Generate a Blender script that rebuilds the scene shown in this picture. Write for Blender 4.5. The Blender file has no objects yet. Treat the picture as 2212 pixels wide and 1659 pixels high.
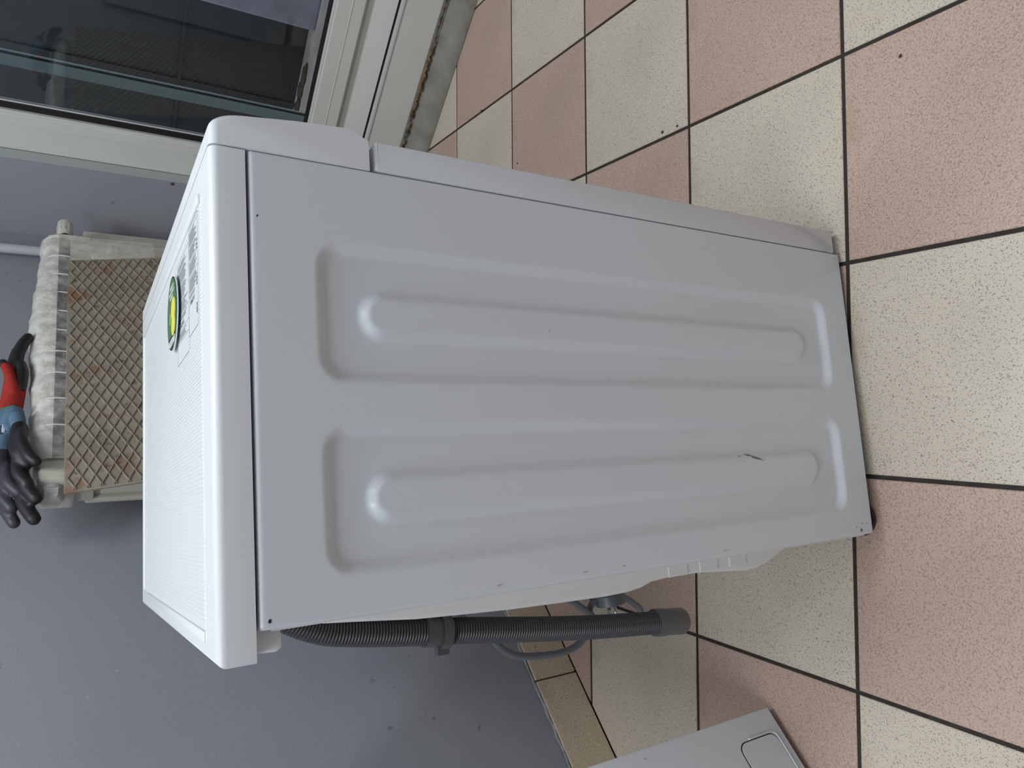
import bpy, bmesh, math, random
from mathutils import Vector, Matrix
random.seed(4)
PI = math.pi
scene = bpy.context.scene
COL = scene.collection

# ------------------------------------------------------------------ camera (phone held sideways: the picture is rolled a quarter turn)
CAM_Z = 0.9459
PITCH, YAW, ROLL, FPX = 0.5532, -0.0441, 0.0169, 1554.86
f = Vector((0, math.cos(PITCH), -math.sin(PITCH)))
r = Vector((1, 0, 0))
u = Vector((0, math.sin(PITCH), math.cos(PITCH)))
r, u = math.cos(ROLL) * r + math.sin(ROLL) * u, -math.sin(ROLL) * r + math.cos(ROLL) * u
RZ = Matrix.Rotation(YAW, 3, 'Z')
r, u, f = RZ @ r, RZ @ u, RZ @ f
cd = bpy.data.cameras.new('camera')
cam = bpy.data.objects.new('camera', cd)
COL.objects.link(cam)
cd.sensor_width = 36.0
cd.lens = FPX / 2212 * 36.0
cd.clip_start = 0.01
mx = Matrix((-u, r, -f)).transposed().to_4x4()
mx.translation = (0, 0, CAM_Z)
cam.matrix_world = mx
scene.camera = cam

# ------------------------------------------------------------------ world, exposure
w = bpy.data.worlds.new('world')
scene.world = w
w.use_nodes = True
w.node_tree.nodes['Background'].inputs[0].default_value = (0.72, 0.73, 0.80, 1)
w.node_tree.nodes['Background'].inputs[1].default_value = 1.3
vs = scene.view_settings
vs.view_transform = 'Standard'
vs.look = 'None'
vs.gamma = 1.0
vs.use_curve_mapping = False
vs.exposure = 0.10
LAMP_W = 24.0

# room axes: A runs along the back wall, B runs into it; both at 45 degrees to the tiles
def RW(A, B, z=0.0):
    return Vector(((A - B) * math.sqrt(.5), (A + B) * math.sqrt(.5), z))
R45 = PI / 4
AX0, AX1 = -1.5, 2.0      # left wall, window wall
BX0, BX1 = -1.7, 1.308    # wall behind the camera, back wall
CEIL = 2.55

# ------------------------------------------------------------------ materials
def srgb(c):
    return tuple(((v / 255) / 12.92 if v / 255 <= .04045 else ((v / 255 + .055) / 1.055) ** 2.4) for v in c) + (1,)

def mat(name, rgb, rough=.5, metal=0., spec=.5, coat=0., rgb2=None, nscale=8., namount=1., ndetail=4.,
        bump=0., bscale=60., bdist=.002, bdetail=3.):
    m = bpy.data.materials.new(name)
    m.use_nodes = True
    nt = m.node_tree
    N, L = nt.nodes, nt.links
    p = N['Principled BSDF']
    p.inputs['Base Color'].default_value = srgb(rgb)
    p.inputs['Roughness'].default_value = rough
    p.inputs['Metallic'].default_value = metal
    p.inputs['Specular IOR Level'].default_value = spec
    p.inputs['Coat Weight'].default_value = coat
    p.inputs['Coat Roughness'].default_value = .08
    tc = N.new('ShaderNodeTexCoord')
    if rgb2:
        n = N.new('ShaderNodeTexNoise')
        n.inputs['Scale'].default_value = nscale
        n.inputs['Detail'].default_value = ndetail
        L.new(tc.outputs['Object'], n.inputs['Vector'])
        mr = N.new('ShaderNodeMapRange')
        mr.inputs[1].default_value = .5 - .22 / namount
        mr.inputs[2].default_value = .5 + .22 / namount
        L.new(n.outputs['Fac'], mr.inputs[0])
        mi = N.new('ShaderNodeMix')
        mi.data_type = 'RGBA'
        mi.inputs[6].default_value = srgb(rgb)
        mi.inputs[7].default_value = srgb(rgb2)
        L.new(mr.outputs[0], mi.inputs[0])
        L.new(mi.outputs[2], p.inputs['Base Color'])
    if bump:
        n = N.new('ShaderNodeTexNoise')
        n.inputs['Scale'].default_value = bscale
        n.inputs['Detail'].default_value = bdetail
        L.new(tc.outputs['Object'], n.inputs['Vector'])
        b = N.new('ShaderNodeBump')
        b.inputs['Strength'].default_value = bump
        b.inputs['Distance'].default_value = bdist
        L.new(n.outputs['Fac'], b.inputs['Height'])
        L.new(b.outputs[0], p.inputs['Normal'])
    return m

def add_marks(m, rgb, scale, thr, soft=.03, detail=2., stretch=(1, 1, 1), amount=1., seed=0., mask=None):
    """dark or light specks with a shape of their own, mixed over a material's colour"""
    nt = m.node_tree
    N, L = nt.nodes, nt.links
    p = N['Principled BSDF']
    tc = N.new('ShaderNodeTexCoord')
    mp = N.new('ShaderNodeMapping')
    mp.inputs['Scale'].default_value = stretch
    mp.inputs['Location'].default_value = (seed, seed * .7, seed * 1.3)
    mp.inputs['Rotation'].default_value = (.3 * seed, .2 * seed, .5 * seed)
    L.new(tc.outputs['Object'], mp.inputs[0])
    n = N.new('ShaderNodeTexNoise')
    n.inputs['Scale'].default_value = scale
    n.inputs['Detail'].default_value = detail
    L.new(mp.outputs[0], n.inputs['Vector'])
    mr = N.new('ShaderNodeMapRange')
    mr.inputs[1].default_value = thr
    mr.inputs[2].default_value = thr + soft
    mr.inputs[4].default_value = amount
    L.new(n.outputs['Fac'], mr.inputs[0])
    fac = mr.outputs[0]
    if mask:
        n2 = N.new('ShaderNodeTexNoise')
        n2.inputs['Scale'].default_value = mask[0]
        L.new(mp.outputs[0], n2.inputs['Vector'])
        m2 = N.new('ShaderNodeMapRange')
        m2.inputs[1].default_value = mask[1]
        m2.inputs[2].default_value = mask[1] + .06
        L.new(n2.outputs['Fac'], m2.inputs[0])
        mu = N.new('ShaderNodeMath')
        mu.operation = 'MULTIPLY'
        L.new(fac, mu.inputs[0])
        L.new(m2.outputs[0], mu.inputs[1])
        fac = mu.outputs[0]
    mi = N.new('ShaderNodeMix')
    mi.data_type = 'RGBA'
    inp = p.inputs['Base Color']
    if inp.is_linked:
        L.new(inp.links[0].from_socket, mi.inputs[6])
    else:
        mi.inputs[6].default_value = inp.default_value
    mi.inputs[7].default_value = srgb(rgb)
    L.new(fac, mi.inputs[0])
    L.new(mi.outputs[2], inp)
    return m

M = {}
M['wall'] = mat('grey_wall_paint', (146, 148, 156), .55, rgb2=(151, 152, 158), nscale=3, bump=.25, bscale=90, bdist=.0015)
add_marks(M['wall'], (112, 112, 118), 38, .70, .04, 2, (1, 1, 1), .8, 3.1, mask=(5, .53))
add_marks(M['wall'], (178, 179, 184), 55, .73, .03, 2, (1, 1, 1), .6, 8.3, mask=(4, .55))
M['ceiling'] = mat('white_ceiling_paint', (205, 205, 204), .9)
M['grout'] = mat('dark_grout', (58, 54, 49), .95, rgb2=(44, 41, 38), nscale=60, bump=.6, bscale=220, bdist=.002)

def tile_mat(name, c1, c2, speck, pink):
    m = mat(name, c1, .42 if pink else .38, rgb2=c2, nscale=5, namount=.8, bump=.8 if pink else .25,
            bscale=330 if pink else 400, bdist=.0012, bdetail=1.5)
    if pink:
        add_marks(m, speck, 420, .50, .14, 1.5, (1, 1, 1), .55, 1.7)
        add_marks(m, (214, 184, 172), 420, .58, .1, 1.5, (1, 1, 1), .35, 5.2)
    else:
        add_marks(m, speck, 520, .60, .06, 1.0, (1, 1, 1), .72, 2.2)
        add_marks(m, speck, 250, .66, .05, 1.0, (1, 1, 1), .5, 7.7)
        add_marks(m, (206, 200, 188), 300, .60, .1, 1.0, (1, 1, 1), .4, 6.1)
    add_marks(m, (150, 122, 94), 6, .68, .08, 3, (1, 1, 1), .3, 9.4)
    add_marks(m, (120, 114, 108), 3.2, .60, .25, 3, (1, 1, 1), .18, 4.4)
    return m
M['beige'] = tile_mat('beige_speckled_tile', (213, 201, 184), (205, 192, 175), (116, 106, 94), False)
M['pink'] = tile_mat('pink_textured_tile', (199, 172, 157), (192, 165, 150), (136, 108, 96), True)
M['skirt'] = tile_mat('brown_beige_skirting_tile', (222, 203, 178), (212, 193, 168), (110, 96, 82), False)
add_marks(M['skirt'], (112, 100, 86), 24, .68, .05, 4, (1, 1, 1), .4, 2.9)
M['caulk'] = mat('rough_caulk', (168, 167, 165), .8, rgb2=(120, 119, 120), nscale=60, bump=.8, bscale=150)
M['enamel'] = mat('white_enamel', (218, 222, 227), .22, coat=.35)
M['enamel_side'] = mat('white_enamel_side', (216, 220, 225), .32, coat=.15, bump=.04, bscale=500, bdist=.0004)
add_marks(M['enamel_side'], (150, 138, 120), 42, .75, .03, 2, (1, 1, 1), .8, 5.0, mask=(9, .57))
M['plastic'] = mat('white_plastic', (224, 226, 228), .30)
add_marks(M['plastic'], (120, 118, 116), 60, .765, .02, 2, (1, 1, 1), .8, 2.0, mask=(7, .58))
M['lid_rib'] = mat('white_lid_plastic', (224, 226, 228), .34)
M['back'] = mat('white_back_cover', (226, 227, 226), .35, bump=.05, bscale=40)
M['dark'] = mat('dark_gap', (30, 31, 33), .8)
M['rubber'] = mat('black_rubber', (26, 26, 28), .55)
M['hose'] = mat('dark_grey_hose', (62, 63, 65), .42)
M['hosecap'] = mat('grey_rubber_cap', (92, 92, 90), .5, rgb2=(82, 82, 80), nscale=30)
M['clip'] = mat('grey_plastic_clip', (74, 75, 76), .4)
M['cord'] = mat('grey_cord', (92, 96, 101), .45)
M['pin'] = mat('nickel_pin', (190, 184, 172), .25, 1.0)
M['print'] = mat('black_print', (70, 72, 76), .6)
M['paper'] = mat('label_film', (216, 219, 222), .35)
M['aluminium'] = mat('grey_aluminium', (212, 213, 206), .42, .0, rgb2=(206, 207, 200), nscale=4)
M['aluminium_light'] = mat('light_aluminium_bead', (205, 206, 204), .35, .0)
M['trim_teal'] = mat('pale_grey_trim', (178, 184, 184), .45)
M['gasket'] = mat('black_gasket', (14, 14, 15), .6)
M['concrete'] = mat('dirty_concrete', (150, 147, 137), .9, rgb2=(118, 114, 104), nscale=14, bump=.8, bscale=60, bdist=.004)
M['foam'] = mat('crumbling_tan_filler', (160, 130, 92), .95, rgb2=(70, 54, 40), nscale=60, bump=1., bscale=80, bdist=.006)
M['stone'] = mat('pale_stone_ground', (214, 200, 196), .9, rgb2=(176, 164, 160), nscale=9, bump=.7, bscale=40, bdist=.004)
M['pier'] = mat('lilac_grey_plaster', (170, 168, 184), .9, rgb2=(138, 136, 152), nscale=7, bump=.5, bscale=30, bdist=.004)
M['shutter'] = mat('dark_slate_board', (34, 35, 38), .6, rgb2=(28, 29, 32), nscale=6)
M['post'] = mat('grey_green_strip', (196, 212, 212), .5)
M['soil'] = mat('brown_litter', (92, 80, 64), .95, rgb2=(64, 56, 46), nscale=30, bump=1., bscale=60, bdist=.01)
M['rad'] = mat('cream_radiator_enamel', (214, 211, 198), .4, rgb2=(206, 202, 187), nscale=5)
M['radwhite'] = mat('white_radiator_plastic', (220, 219, 214), .4, rgb2=(196, 192, 184), nscale=25)
M['steel'] = mat('rusty_chequer_steel', (164, 154, 139), .6, .1, rgb2=(136, 127, 114), nscale=14, bump=.5, bscale=90, bdist=.002)
add_marks(M['steel'], (140, 92, 58), 11, .57, .10, 5, (1, 1, 1), .8, 3.3)
add_marks(M['steel'], (96, 70, 50), 45, .60, .08, 4, (1, 1, 1), .7, 7.3)
M['ridge'] = mat('worn_steel_ridge', (158, 152, 141), .5, .1, rgb2=(132, 124, 113), nscale=30)
M['pipe'] = mat('painted_pipe', (186, 187, 192), .4)
M['brass'] = mat('dark_valve_metal', (70, 66, 60), .4, .8)
M['red'] = mat('red_knit', (176, 44, 34), .9, rgb2=(140, 34, 28), nscale=60, bump=.6, bscale=380, bdist=.0012)
M['black'] = mat('black_latex', (30, 30, 32), .5, bump=.3, bscale=120, bdist=.001)
M['greylatex'] = mat('charcoal_latex', (60, 58, 66), .5, bump=.3, bscale=120, bdist=.001)
M['blue'] = mat('blue_grey_knit', (96, 122, 146), .9, rgb2=(80, 106, 130), nscale=60, bump=.6, bscale=380, bdist=.0012)
M['green'] = mat('green_hem', (40, 132, 92), .9)
M['white'] = mat('white_print', (235, 236, 236), .5)
M['stk_green'] = mat('green_sticker', (70, 118, 70), .3)
M['stk_black'] = mat('black_sticker', (20, 30, 24), .3)
M['stk_yellow'] = mat('yellow_print', (232, 220, 84), .35)
M['stk_lgreen'] = mat('light_green_print', (140, 178, 76), .35)
M['chrome'] = mat('chrome_ring', (200, 202, 205), .2, 1.0)
M['darkglass'] = mat('dark_door_glass', (28, 30, 34), .08)

def emis(name, col, s):
    m = bpy.data.materials.new(name)
    m.use_nodes = True
    p = m.node_tree.nodes['Principled BSDF']
    p.inputs['Emission Color'].default_value = col
    p.inputs['Emission Strength'].default_value = s
    return m
M['diffuser'] = emis('lamp_diffuser', (.95, .98, 1, 1), 3.0)

def glass_mat():
    m = bpy.data.materials.new('window_glass')
    m.use_nodes = True
    nt = m.node_tree
    N, L = nt.nodes, nt.links
    N.remove(N['Principled BSDF'])
    t = N.new('ShaderNodeBsdfTransparent')
    t.inputs[0].default_value = (.80, .86, .86, 1)
    g = N.new('ShaderNodeBsdfGlossy')
    g.inputs['Roughness'].default_value = .01
    fr = N.new('ShaderNodeFresnel')
    fr.inputs[0].default_value = 1.65
    mx_ = N.new('ShaderNodeMixShader')
    L.new(fr.outputs[0], mx_.inputs[0])
    L.new(t.outputs[0], mx_.inputs[1])
    L.new(g.outputs[0], mx_.inputs[2])
    L.new(mx_.outputs[0], N['Material Output'].inputs[0])
    return m
M['glass'] = glass_mat()

def wrap_mat(name, lo_, hi_):
    m = bpy.data.materials.new(name)
    m.use_nodes = True
    nt = m.node_tree
    N, L = nt.nodes, nt.links
    p = N['Principled BSDF']
    p.inputs['Base Color'].default_value = srgb((236, 234, 225))
    p.inputs['Roughness'].default_value = .25
    p.inputs['Alpha'].default_value = .62
    tc = N.new('ShaderNodeTexCoord')
    v = N.new('ShaderNodeTexVoronoi')
    v.inputs['Scale'].default_value = 120
    L.new(tc.outputs['Object'], v.inputs['Vector'])
    b = N.new('ShaderNodeBump')
    b.invert = True
    b.inputs['Strength'].default_value = .35
    b.inputs['Distance'].default_value = .003
    L.new(v.outputs['Distance'], b.inputs['Height'])
    L.new(b.outputs[0], p.inputs['Normal'])
    n = N.new('ShaderNodeTexNoise')
    n.inputs['Scale'].default_value = 40
    L.new(tc.outputs['Object'], n.inputs['Vector'])
    mr = N.new('ShaderNodeMapRange')
    mr.inputs[1].default_value = .35
    mr.inputs[2].default_value = .7
    mr.inputs[3].default_value = lo_
    mr.inputs[4].default_value = hi_
    L.new(n.outputs['Fac'], mr.inputs[0])
    L.new(mr.outputs[0], p.inputs['Alpha'])
    return m
M['wrap'] = wrap_mat('bubble_wrap_film', .55, .9)
M['wrap_thin'] = wrap_mat('single_bubble_wrap_film', .22, .5)

# ------------------------------------------------------------------ mesh helpers
class MB:
    def __init__(s):
        s.bm = bmesh.new()

    def box(s, x0, x1, y0, y1, z0, z1):
        b = s.bm
        v = [b.verts.new((x, y, z)) for x in (x0, x1) for y in (y0, y1) for z in (z0, z1)]
        for q in ((0, 1, 3, 2), (4, 6, 7, 5), (0, 4, 5, 1), (2, 3, 7, 6), (0, 2, 6, 4), (1, 5, 7, 3)):
            b.faces.new([v[i] for i in q])
        return s

    def prism(s, poly, fn0, fn1):
        """poly of 2-D points; fn0/fn1 map a point to the two end positions"""
        b = s.bm
        a = [b.verts.new(fn0(*p)) for p in poly]
        c = [b.verts.new(fn1(*p)) for p in poly]
        n = len(poly)
        b.faces.new(a)
        b.faces.new(c[::-1])
        for i in range(n):
            j = (i + 1) % n
            b.faces.new((a[j], a[i], c[i], c[j]))
        return s

    def tube(s, pts, rad, seg=12, cap=True):
        b = s.bm
        pts = [Vector(p) for p in pts]
        n = len(pts)
        rads = rad if isinstance(rad, (list, tuple)) else [rad] * n
        prev = None
        rings = []
        nrm = None
        for i in range(n):
            t = (pts[min(i + 1, n - 1)] - pts[max(i - 1, 0)]).normalized()
            if nrm is None:
                ref = Vector((0, 0, 1)) if abs(t.z) < .9 else Vector((1, 0, 0))
                nrm = (ref - t * ref.dot(t)).normalized()
            else:
                nrm = (nrm - t * nrm.dot(t)).normalized()
            bi = t.cross(nrm)
            rings.append([b.verts.new(pts[i] + rads[i] * (math.cos(2 * PI * k / seg) * nrm + math.sin(2 * PI * k / seg) * bi)) for k in range(seg)])
        for i in range(n - 1):
            for k in range(seg):
                l = (k + 1) % seg
                b.faces.new((rings[i][k], rings[i][l], rings[i + 1][l], rings[i + 1][k]))
        if cap:
            b.faces.new(rings[0][::-1])
            b.faces.new(rings[-1])
        return s

    def lathe(s, prof, c, axis, seg=24, cap=True):
        """prof: list of (distance along axis, radius)"""
        ax = Vector(axis).normalized()
        c = Vector(c)
        return s.tube_axis([(c + ax * d, rr) for d, rr in prof], ax, seg, cap)

    def tube_axis(s, pr, ax, seg, cap=True):
        b = s.bm
        ref = Vector((0, 0, 1)) if abs(ax.z) < .9 else Vector((1, 0, 0))
        nrm = (ref - ax * ref.dot(ax)).normalized()
        bi = ax.cross(nrm)
        rings = [[b.verts.new(q + rr * (math.cos(2 * PI * k / seg) * nrm + math.sin(2 * PI * k / seg) * bi)) for k in range(seg)] for q, rr in pr]
        for i in range(len(rings) - 1):
            for k in range(seg):
                l = (k + 1) % seg
                b.faces.new((rings[i][k], rings[i][l], rings[i + 1][l], rings[i + 1][k]))
        if cap:
            b.faces.new(rings[0][::-1])
            b.faces.new(rings[-1])
        return s

    def bevel(s, r_, seg=3, pred=None):
        s.bm.normal_update()
        bmesh.ops.recalc_face_normals(s.bm, faces=s.bm.faces)
        es = [e for e in s.bm.edges if len(e.link_faces) == 2 and e.calc_face_angle(0) > .35 and (pred is None or pred(e.verts[0].co, e.verts[1].co))]
        bmesh.ops.bevel(s.bm, geom=es, offset=r_, segments=seg, profile=.5, affect='EDGES', clamp_overlap=True)
        return s

    def warp(s, fn):
        for v in s.bm.verts:
            v.co = fn(v.co)
        return s

    def build(s, name, m, parent=None, smooth=False, recalc=True, loc=None):
        if recalc:
            bmesh.ops.recalc_face_normals(s.bm, faces=s.bm.faces)
        me = bpy.data.meshes.new(name)
        s.bm.to_mesh(me)
        s.bm.free()
        return link(name, me, m, parent, smooth, loc)

def link(name, me, m, parent=None, smooth=False, loc=None):
    if m is not None and len(me.materials) == 0:
        me.materials.append(m)
    if smooth:
        me.shade_smooth()
        if smooth != 'all':
            me.set_sharp_from_angle(angle=math.radians(smooth if not isinstance(smooth, bool) else 38))
    o = bpy.data.objects.new(name, me)
    COL.objects.link(o)
    if parent:
        o.parent = parent
    if loc is not None:
        o.location = loc
    return o

def thing(name, label, cat, loc=(0, 0, 0), rz=0., group=None):
    o = bpy.data.objects.new(name, None)
    COL.objects.link(o)
    o.location = loc
    o.rotation_euler = (0, 0, rz)
    o.empty_display_size = .05
    tag(o, label, cat, group)
    return o

def tag(o, label, cat, group=None):
    o['label'] = label
    o['category'] = cat
    if group:
        o['group'] = group
    return o

def struct(o, label, cat='structure'):
    o['kind'] = 'structure'
    o['label'] = label
    o['category'] = cat
    return o

def at45(o, A=0., B=0., z=0.):
    o.location = RW(A, B, z)
    o.rotation_euler = (0, 0, R45)
    return o

def clip(poly, px, py, c):
    """keep the part of poly where px*x+py*y <= c"""
    out = []
    for i in range(len(poly)):
        a, b = poly[i], poly[(i + 1) % len(poly)]
        da, db = px * a[0] + py * a[1] - c, px * b[0] + py * b[1] - c
        if da <= 0:
            out.append(a)
        if da * db < 0:
            t = da / (da - db)
            out.append((a[0] + t * (b[0] - a[0]), a[1] + t * (b[1] - a[1])))
    return out

# ------------------------------------------------------------------ floor: grout bed and single tiles
TS, GX, GY = 0.30227, -0.396, 0.617
S2 = math.sqrt(.5)
floor_poly = [tuple(RW(a, b)[:2]) for a, b in ((AX0, BX0), (AX1 + .02, BX0), (AX1 + .02, BX1 + .02), (AX0, BX1 + .02))]
floor = MB().prism(floor_poly, lambda x, y: (x, y, -.06), lambda x, y: (x, y, -.0022)).build('floor', M['grout'])
struct(floor, 'tiled floor of pink and beige squares with dark grout', 'floor')

def tile_mesh(poly, h=.010):
    cx = sum(p[0] for p in poly) / len(poly)
    cy = sum(p[1] for p in poly) / len(poly)
    mb = MB()
    b = mb.bm
    def ring(ins, z):
        out = []
        for x, y in poly:
            d = math.hypot(x - cx, y - cy)
            k = 1 - ins * 1.41 / max(d, .01)
            out.append(b.verts.new((cx + (x - cx) * k, cy + (y - cy) * k, z)))
        return out
    r0, r1, r2 = ring(0, -h), ring(0, -.0010), ring(.0012, 0)
    n = len(poly)
    for ra, rb in ((r0, r1), (r1, r2)):
        for i in range(n):
            j = (i + 1) % n
            b.faces.new((ra[i], ra[j], rb[j], rb[i]))
    b.faces.new(r2)
    return mb
full = {}
G = .0030
for i in range(-9, 10):
    for j in range(-9, 10):
        x0, y0 = GX + i * TS, GY + j * TS
        poly = [(x0 + G, y0 + G), (x0 + TS - G, y0 + G), (x0 + TS - G, y0 + TS - G), (x0 + G, y0 + TS - G)]
        q = clip(poly, S2, S2, AX1 - .001)
        q = clip(q, -S2, S2, 1.2985)
        q = clip(q, -S2, -S2, -AX0)
        q = clip(q, S2, -S2, -BX0)
        if len(q) < 3:
            continue
        area = abs(sum(q[k][0] * q[(k + 1) % len(q)][1] - q[(k + 1) % len(q)][0] * q[k][1] for k in range(len(q)))) / 2
        if area < .0006:
            continue
        key = 'beige' if (i + j) % 2 == 0 else 'pink'
        if len(q) == 4 and area > .08:
            if key not in full:
                mb = tile_mesh([(G, G), (TS - G, G), (TS - G, TS - G), (G, TS - G)])
                o = mb.build('floor_tile', M[key], floor, loc=(x0, y0, 0))
                full[key] = o.data
            else:
                o = link('floor_tile', full[key], M[key], floor, loc=(x0, y0, 0))
        else:
            o = tile_mesh([(x - x0, y - y0) for x, y in q]).build('floor_tile', M[key], floor, loc=(x0, y0, 0))

# ------------------------------------------------------------------ walls and ceiling
T = .16
wb = MB().box(AX0 - T, AX1 + T, BX1, BX1 + T, -.06, CEIL).build('wall_back', M['wall'])
struct(at45(wb), 'grey painted back wall behind the radiator', 'wall')
# window wall with one wide opening (B from OB0 to OB1, up to OZ1)
OB0, OB1, OZ1 = -1.05, 1.089, 2.15
wr = MB()
wr.box(AX1, AX1 + T, OB1, BX1, -.06, CEIL)
wr.box(AX1, AX1 + T, BX0 - T, OB0, -.06, CEIL)
wr.box(AX1, AX1 + T, OB0, OB1, OZ1, CEIL)
wr.box(AX1 + .03, AX1 + T, OB0, OB1, -.06, .03)
wr = wr.build('wall_right', M['wall'])
struct(at45(wr), 'grey wall beside and around the glazed door', 'wall')
wl = MB().box(AX0 - T, AX0, BX0 - T, BX1, -.06, CEIL).build('wall_left', M['wall'])
struct(at45(wl), 'grey painted side wall behind the second appliance', 'wall')
wf = MB().box(AX0, AX1 + T, BX0 - T, BX0, -.06, CEIL).build('wall_front', M['wall'])
struct(at45(wf), 'grey painted wall opposite the radiator', 'wall')
ce = MB().box(AX0 - T, AX1 + T, BX0 - T, BX1 + T, CEIL, CEIL + .1).build('ceiling', M['ceiling'])
struct(at45(ce), 'white ceiling with fluorescent lamps', 'ceiling')

# skirting tiles along the back wall
bb = MB().box(AX0, AX1, 1.3045, BX1 + .001, 0, .103)
bb = bb.build('baseboard_back', M['grout'])
struct(at45(bb), 'row of brownish skirting tiles along the back wall', 'baseboard')
sk = None
a0 = .502 - 7 * .302
k = 0
while a0 + k * .302 < AX1 - .05:
    s0 = max(a0 + k * .302, AX0) + .0015
    s1 = min(a0 + (k + 1) * .302, AX1) - .0015
    MB().box(0, s1 - s0, 1.2990, 1.3055, .002, .1035).bevel(.0012, 2).build('skirting_tile', M['skirt'], bb, loc=(s0, 0, 0))
    k += 1
cm = MB()
n = 220
pts = []
for i in range(n):
    a = AX0 + (AX1 - AX0) * i / (n - 1)
    pts.append((a, 1.3055 + random.uniform(-.002, .001), .105 + random.uniform(-.0015, .0025)))
cm.tube(pts, [random.uniform(.0025, .0045) for _ in pts], 6).build('caulk_bead', M['caulk'], bb, smooth='all')

# ------------------------------------------------------------------ glazed door: concrete kerb, frame, leaf, pane
kerb = MB()
kerb.prism([(2.0, 0), (2.001, .024), (2.012, .032), (2.06, .062), (2.06, 0)], lambda a, z: (a, OB0, z), lambda a, z: (a, OB1, z))
bmesh.ops.subdivide_edges(kerb.bm, edges=[e for e in kerb.bm.edges if abs(e.verts[0].co.y - e.verts[1].co.y) > .5], cuts=120)
for v in kerb.bm.verts:
    if v.co.z > .01 and v.co.x < 2.05:
        v.co.x += random.uniform(-.0004, .004)
        v.co.z += random.uniform(-.003, .002)
ko = kerb.build('trim_1', M['concrete'], smooth=60)
struct(at45(ko), 'dirty concrete kerb under the glazed door frame', 'kerb')
fi = MB()
pts = []
for i in range(140):
    b_ = .20 + .87 * i / 139
    pts.append((2.046 + random.uniform(-.003, .001), b_, .0665 + random.uniform(-.004, .004)))
fi.tube(pts, [random.uniform(.001, .007) * (1 if .55 < p[1] else .35) for p in pts], 6).build('crumbling_filler', M['foam'], ko, smooth='all')

door = struct(at45(bpy.data.objects.new('door_1', None), 2.05, 0, 0), 'aluminium framed glazed door beside the grey wall', 'door')
COL.objects.link(door)
def dbox(name, m, a0_, a1_, b0_, b1_, z0_, z1_, bev=.002, parent=door):
    mb = MB().box(a0_ - 2.05, a1_ - 2.05, b0_, b1_, z0_, z1_)
    if bev:
        mb.bevel(bev, 2)
    return mb.build(name, m, parent)
GB1 = .975
dbox('threshold_rail', M['aluminium'], 2.045, 2.12, OB0, OB1, .073, .187, .003)
dbox('threshold_lip', M['aluminium_light'], 2.041, 2.06, OB0, OB1 - .03, .179, .189, .002)
dbox('rail_groove', M['gasket'], 2.052, 2.11, OB0, OB1, .187, .199, 0)
rec = MB()
rec.prism([(2.047, .197), (2.051, .215), (2.066, .27), (2.066, .285), (2.12, .285), (2.12, .197)], lambda a, z: (a - 2.05, OB0, z), lambda a, z: (a - 2.05, OB1 - .05, z))
rec.build('bottom_rail_recess', M['aluminium'], door)
dbox('bottom_rail', M['aluminium'], 2.045, 2.12, OB0, OB1 - .02, .281, .357, .003)
dbox('rail_rib', M['aluminium_light'], 2.0435, 2.05, OB0, OB1 - .11, .3145, .317, .0008)
dbox('glazing_bead', M['aluminium_light'], 2.047, 2.075, OB0, GB1 + .012, .356, .3635, .0015)
dbox('glazing_gasket', M['gasket'], 2.056, 2.08, OB0, GB1 + .004, .3625, .3685, 0)
dbox('side_rail', M['aluminium'], 2.045, 2.12, GB1 + .016, OB1 - .002, .199, OZ1 - .002, .003)
dbox('rail_rib', M['aluminium_light'], 2.0435, 2.05, GB1 + .042, GB1 + .0445, .36, OZ1 - .1, .0008)
dbox('glazing_bead', M['aluminium_light'], 2.049, 2.075, GB1 + .010, GB1 + .017, .36, OZ1 - .08, .001)
dbox('glazing_gasket', M['gasket'], 2.060, 2.08, GB1 - .004, GB1 + .011, .364, OZ1 - .08, 0)
dbox('glazing_bead', M['aluminium_light'], 2.066, 2.08, GB1 - .008, GB1 - .004, .364, OZ1 - .08, .001)
dbox('top_rail', M['aluminium'], 2.045, 2.12, OB0, GB1 + .02, OZ1 - .08, OZ1 - .002, .003)
dbox('side_rail', M['aluminium'], 2.045, 2.12, OB0 + .002, OB0 + .11, .199, OZ1 - .002, .003)
dbox('jamb_liner', M['trim_teal'], 2.001, 2.046, OB1 - .0018, OB1 - .0002, .075, OZ1, 0)
dbox('screw_hole', M['soil'], 1.9985, 2.003, OB1 + .0015, OB1 + .0105, .70, .709, .002)
pane = dbox('pane', M['glass'], 2.068, 2.072, OB0 + .1, GB1 + .006, .362, OZ1 - .075, 0)

# ------------------------------------------------------------------ outside, seen through the pane
og = MB().box(2.17, 6.5, -2.5, 3.4, -.14, .06).build('outside_ground', M['stone'])
struct(at45(og), 'pale stone ground outside the glazed door', 'ground')
pier = MB().box(3.30, 3.75, -.9, .985, .06, 3.0).bevel(.01, 2).build('outside_pier', M['pier'])
struct(at45(pier), 'lilac grey plastered pier outside the glazed door', 'wall')
sh = MB()
sh.box(3.40, 3.44, .98, 3.0, .062, 3.0)
sh = sh.build('dark_hoarding', M['shutter'])
tag(at45(sh), 'dark slate hoarding board standing outside behind the glass', 'board')
for zz in (.55, 1.35):
    MB().box(3.385, 3.40, .99, 3.0, zz, zz + .012).build('board_joint', M['shutter'], sh)
for bb_ in (1.35, 1.75, 2.2):
    MB().box(3.39, 3.40, bb_, bb_ + .02, .062, 3.0).build('board_batten', M['shutter'], sh)
po = thing('upright_strip', 'grey green upright strip standing outside the glass', 'post', RW(2.30, .968, .06), R45)  # solid upright strip that makes the grey green band behind the pane
MB().box(0, .006, -.019, .012, 0, 2.6).bevel(.001, 2).build('strip_face', M['post'], po)
MB().box(.002, .006, -.026, -.019, 0, 2.6).build('strip_channel', M['shutter'], po)
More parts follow.
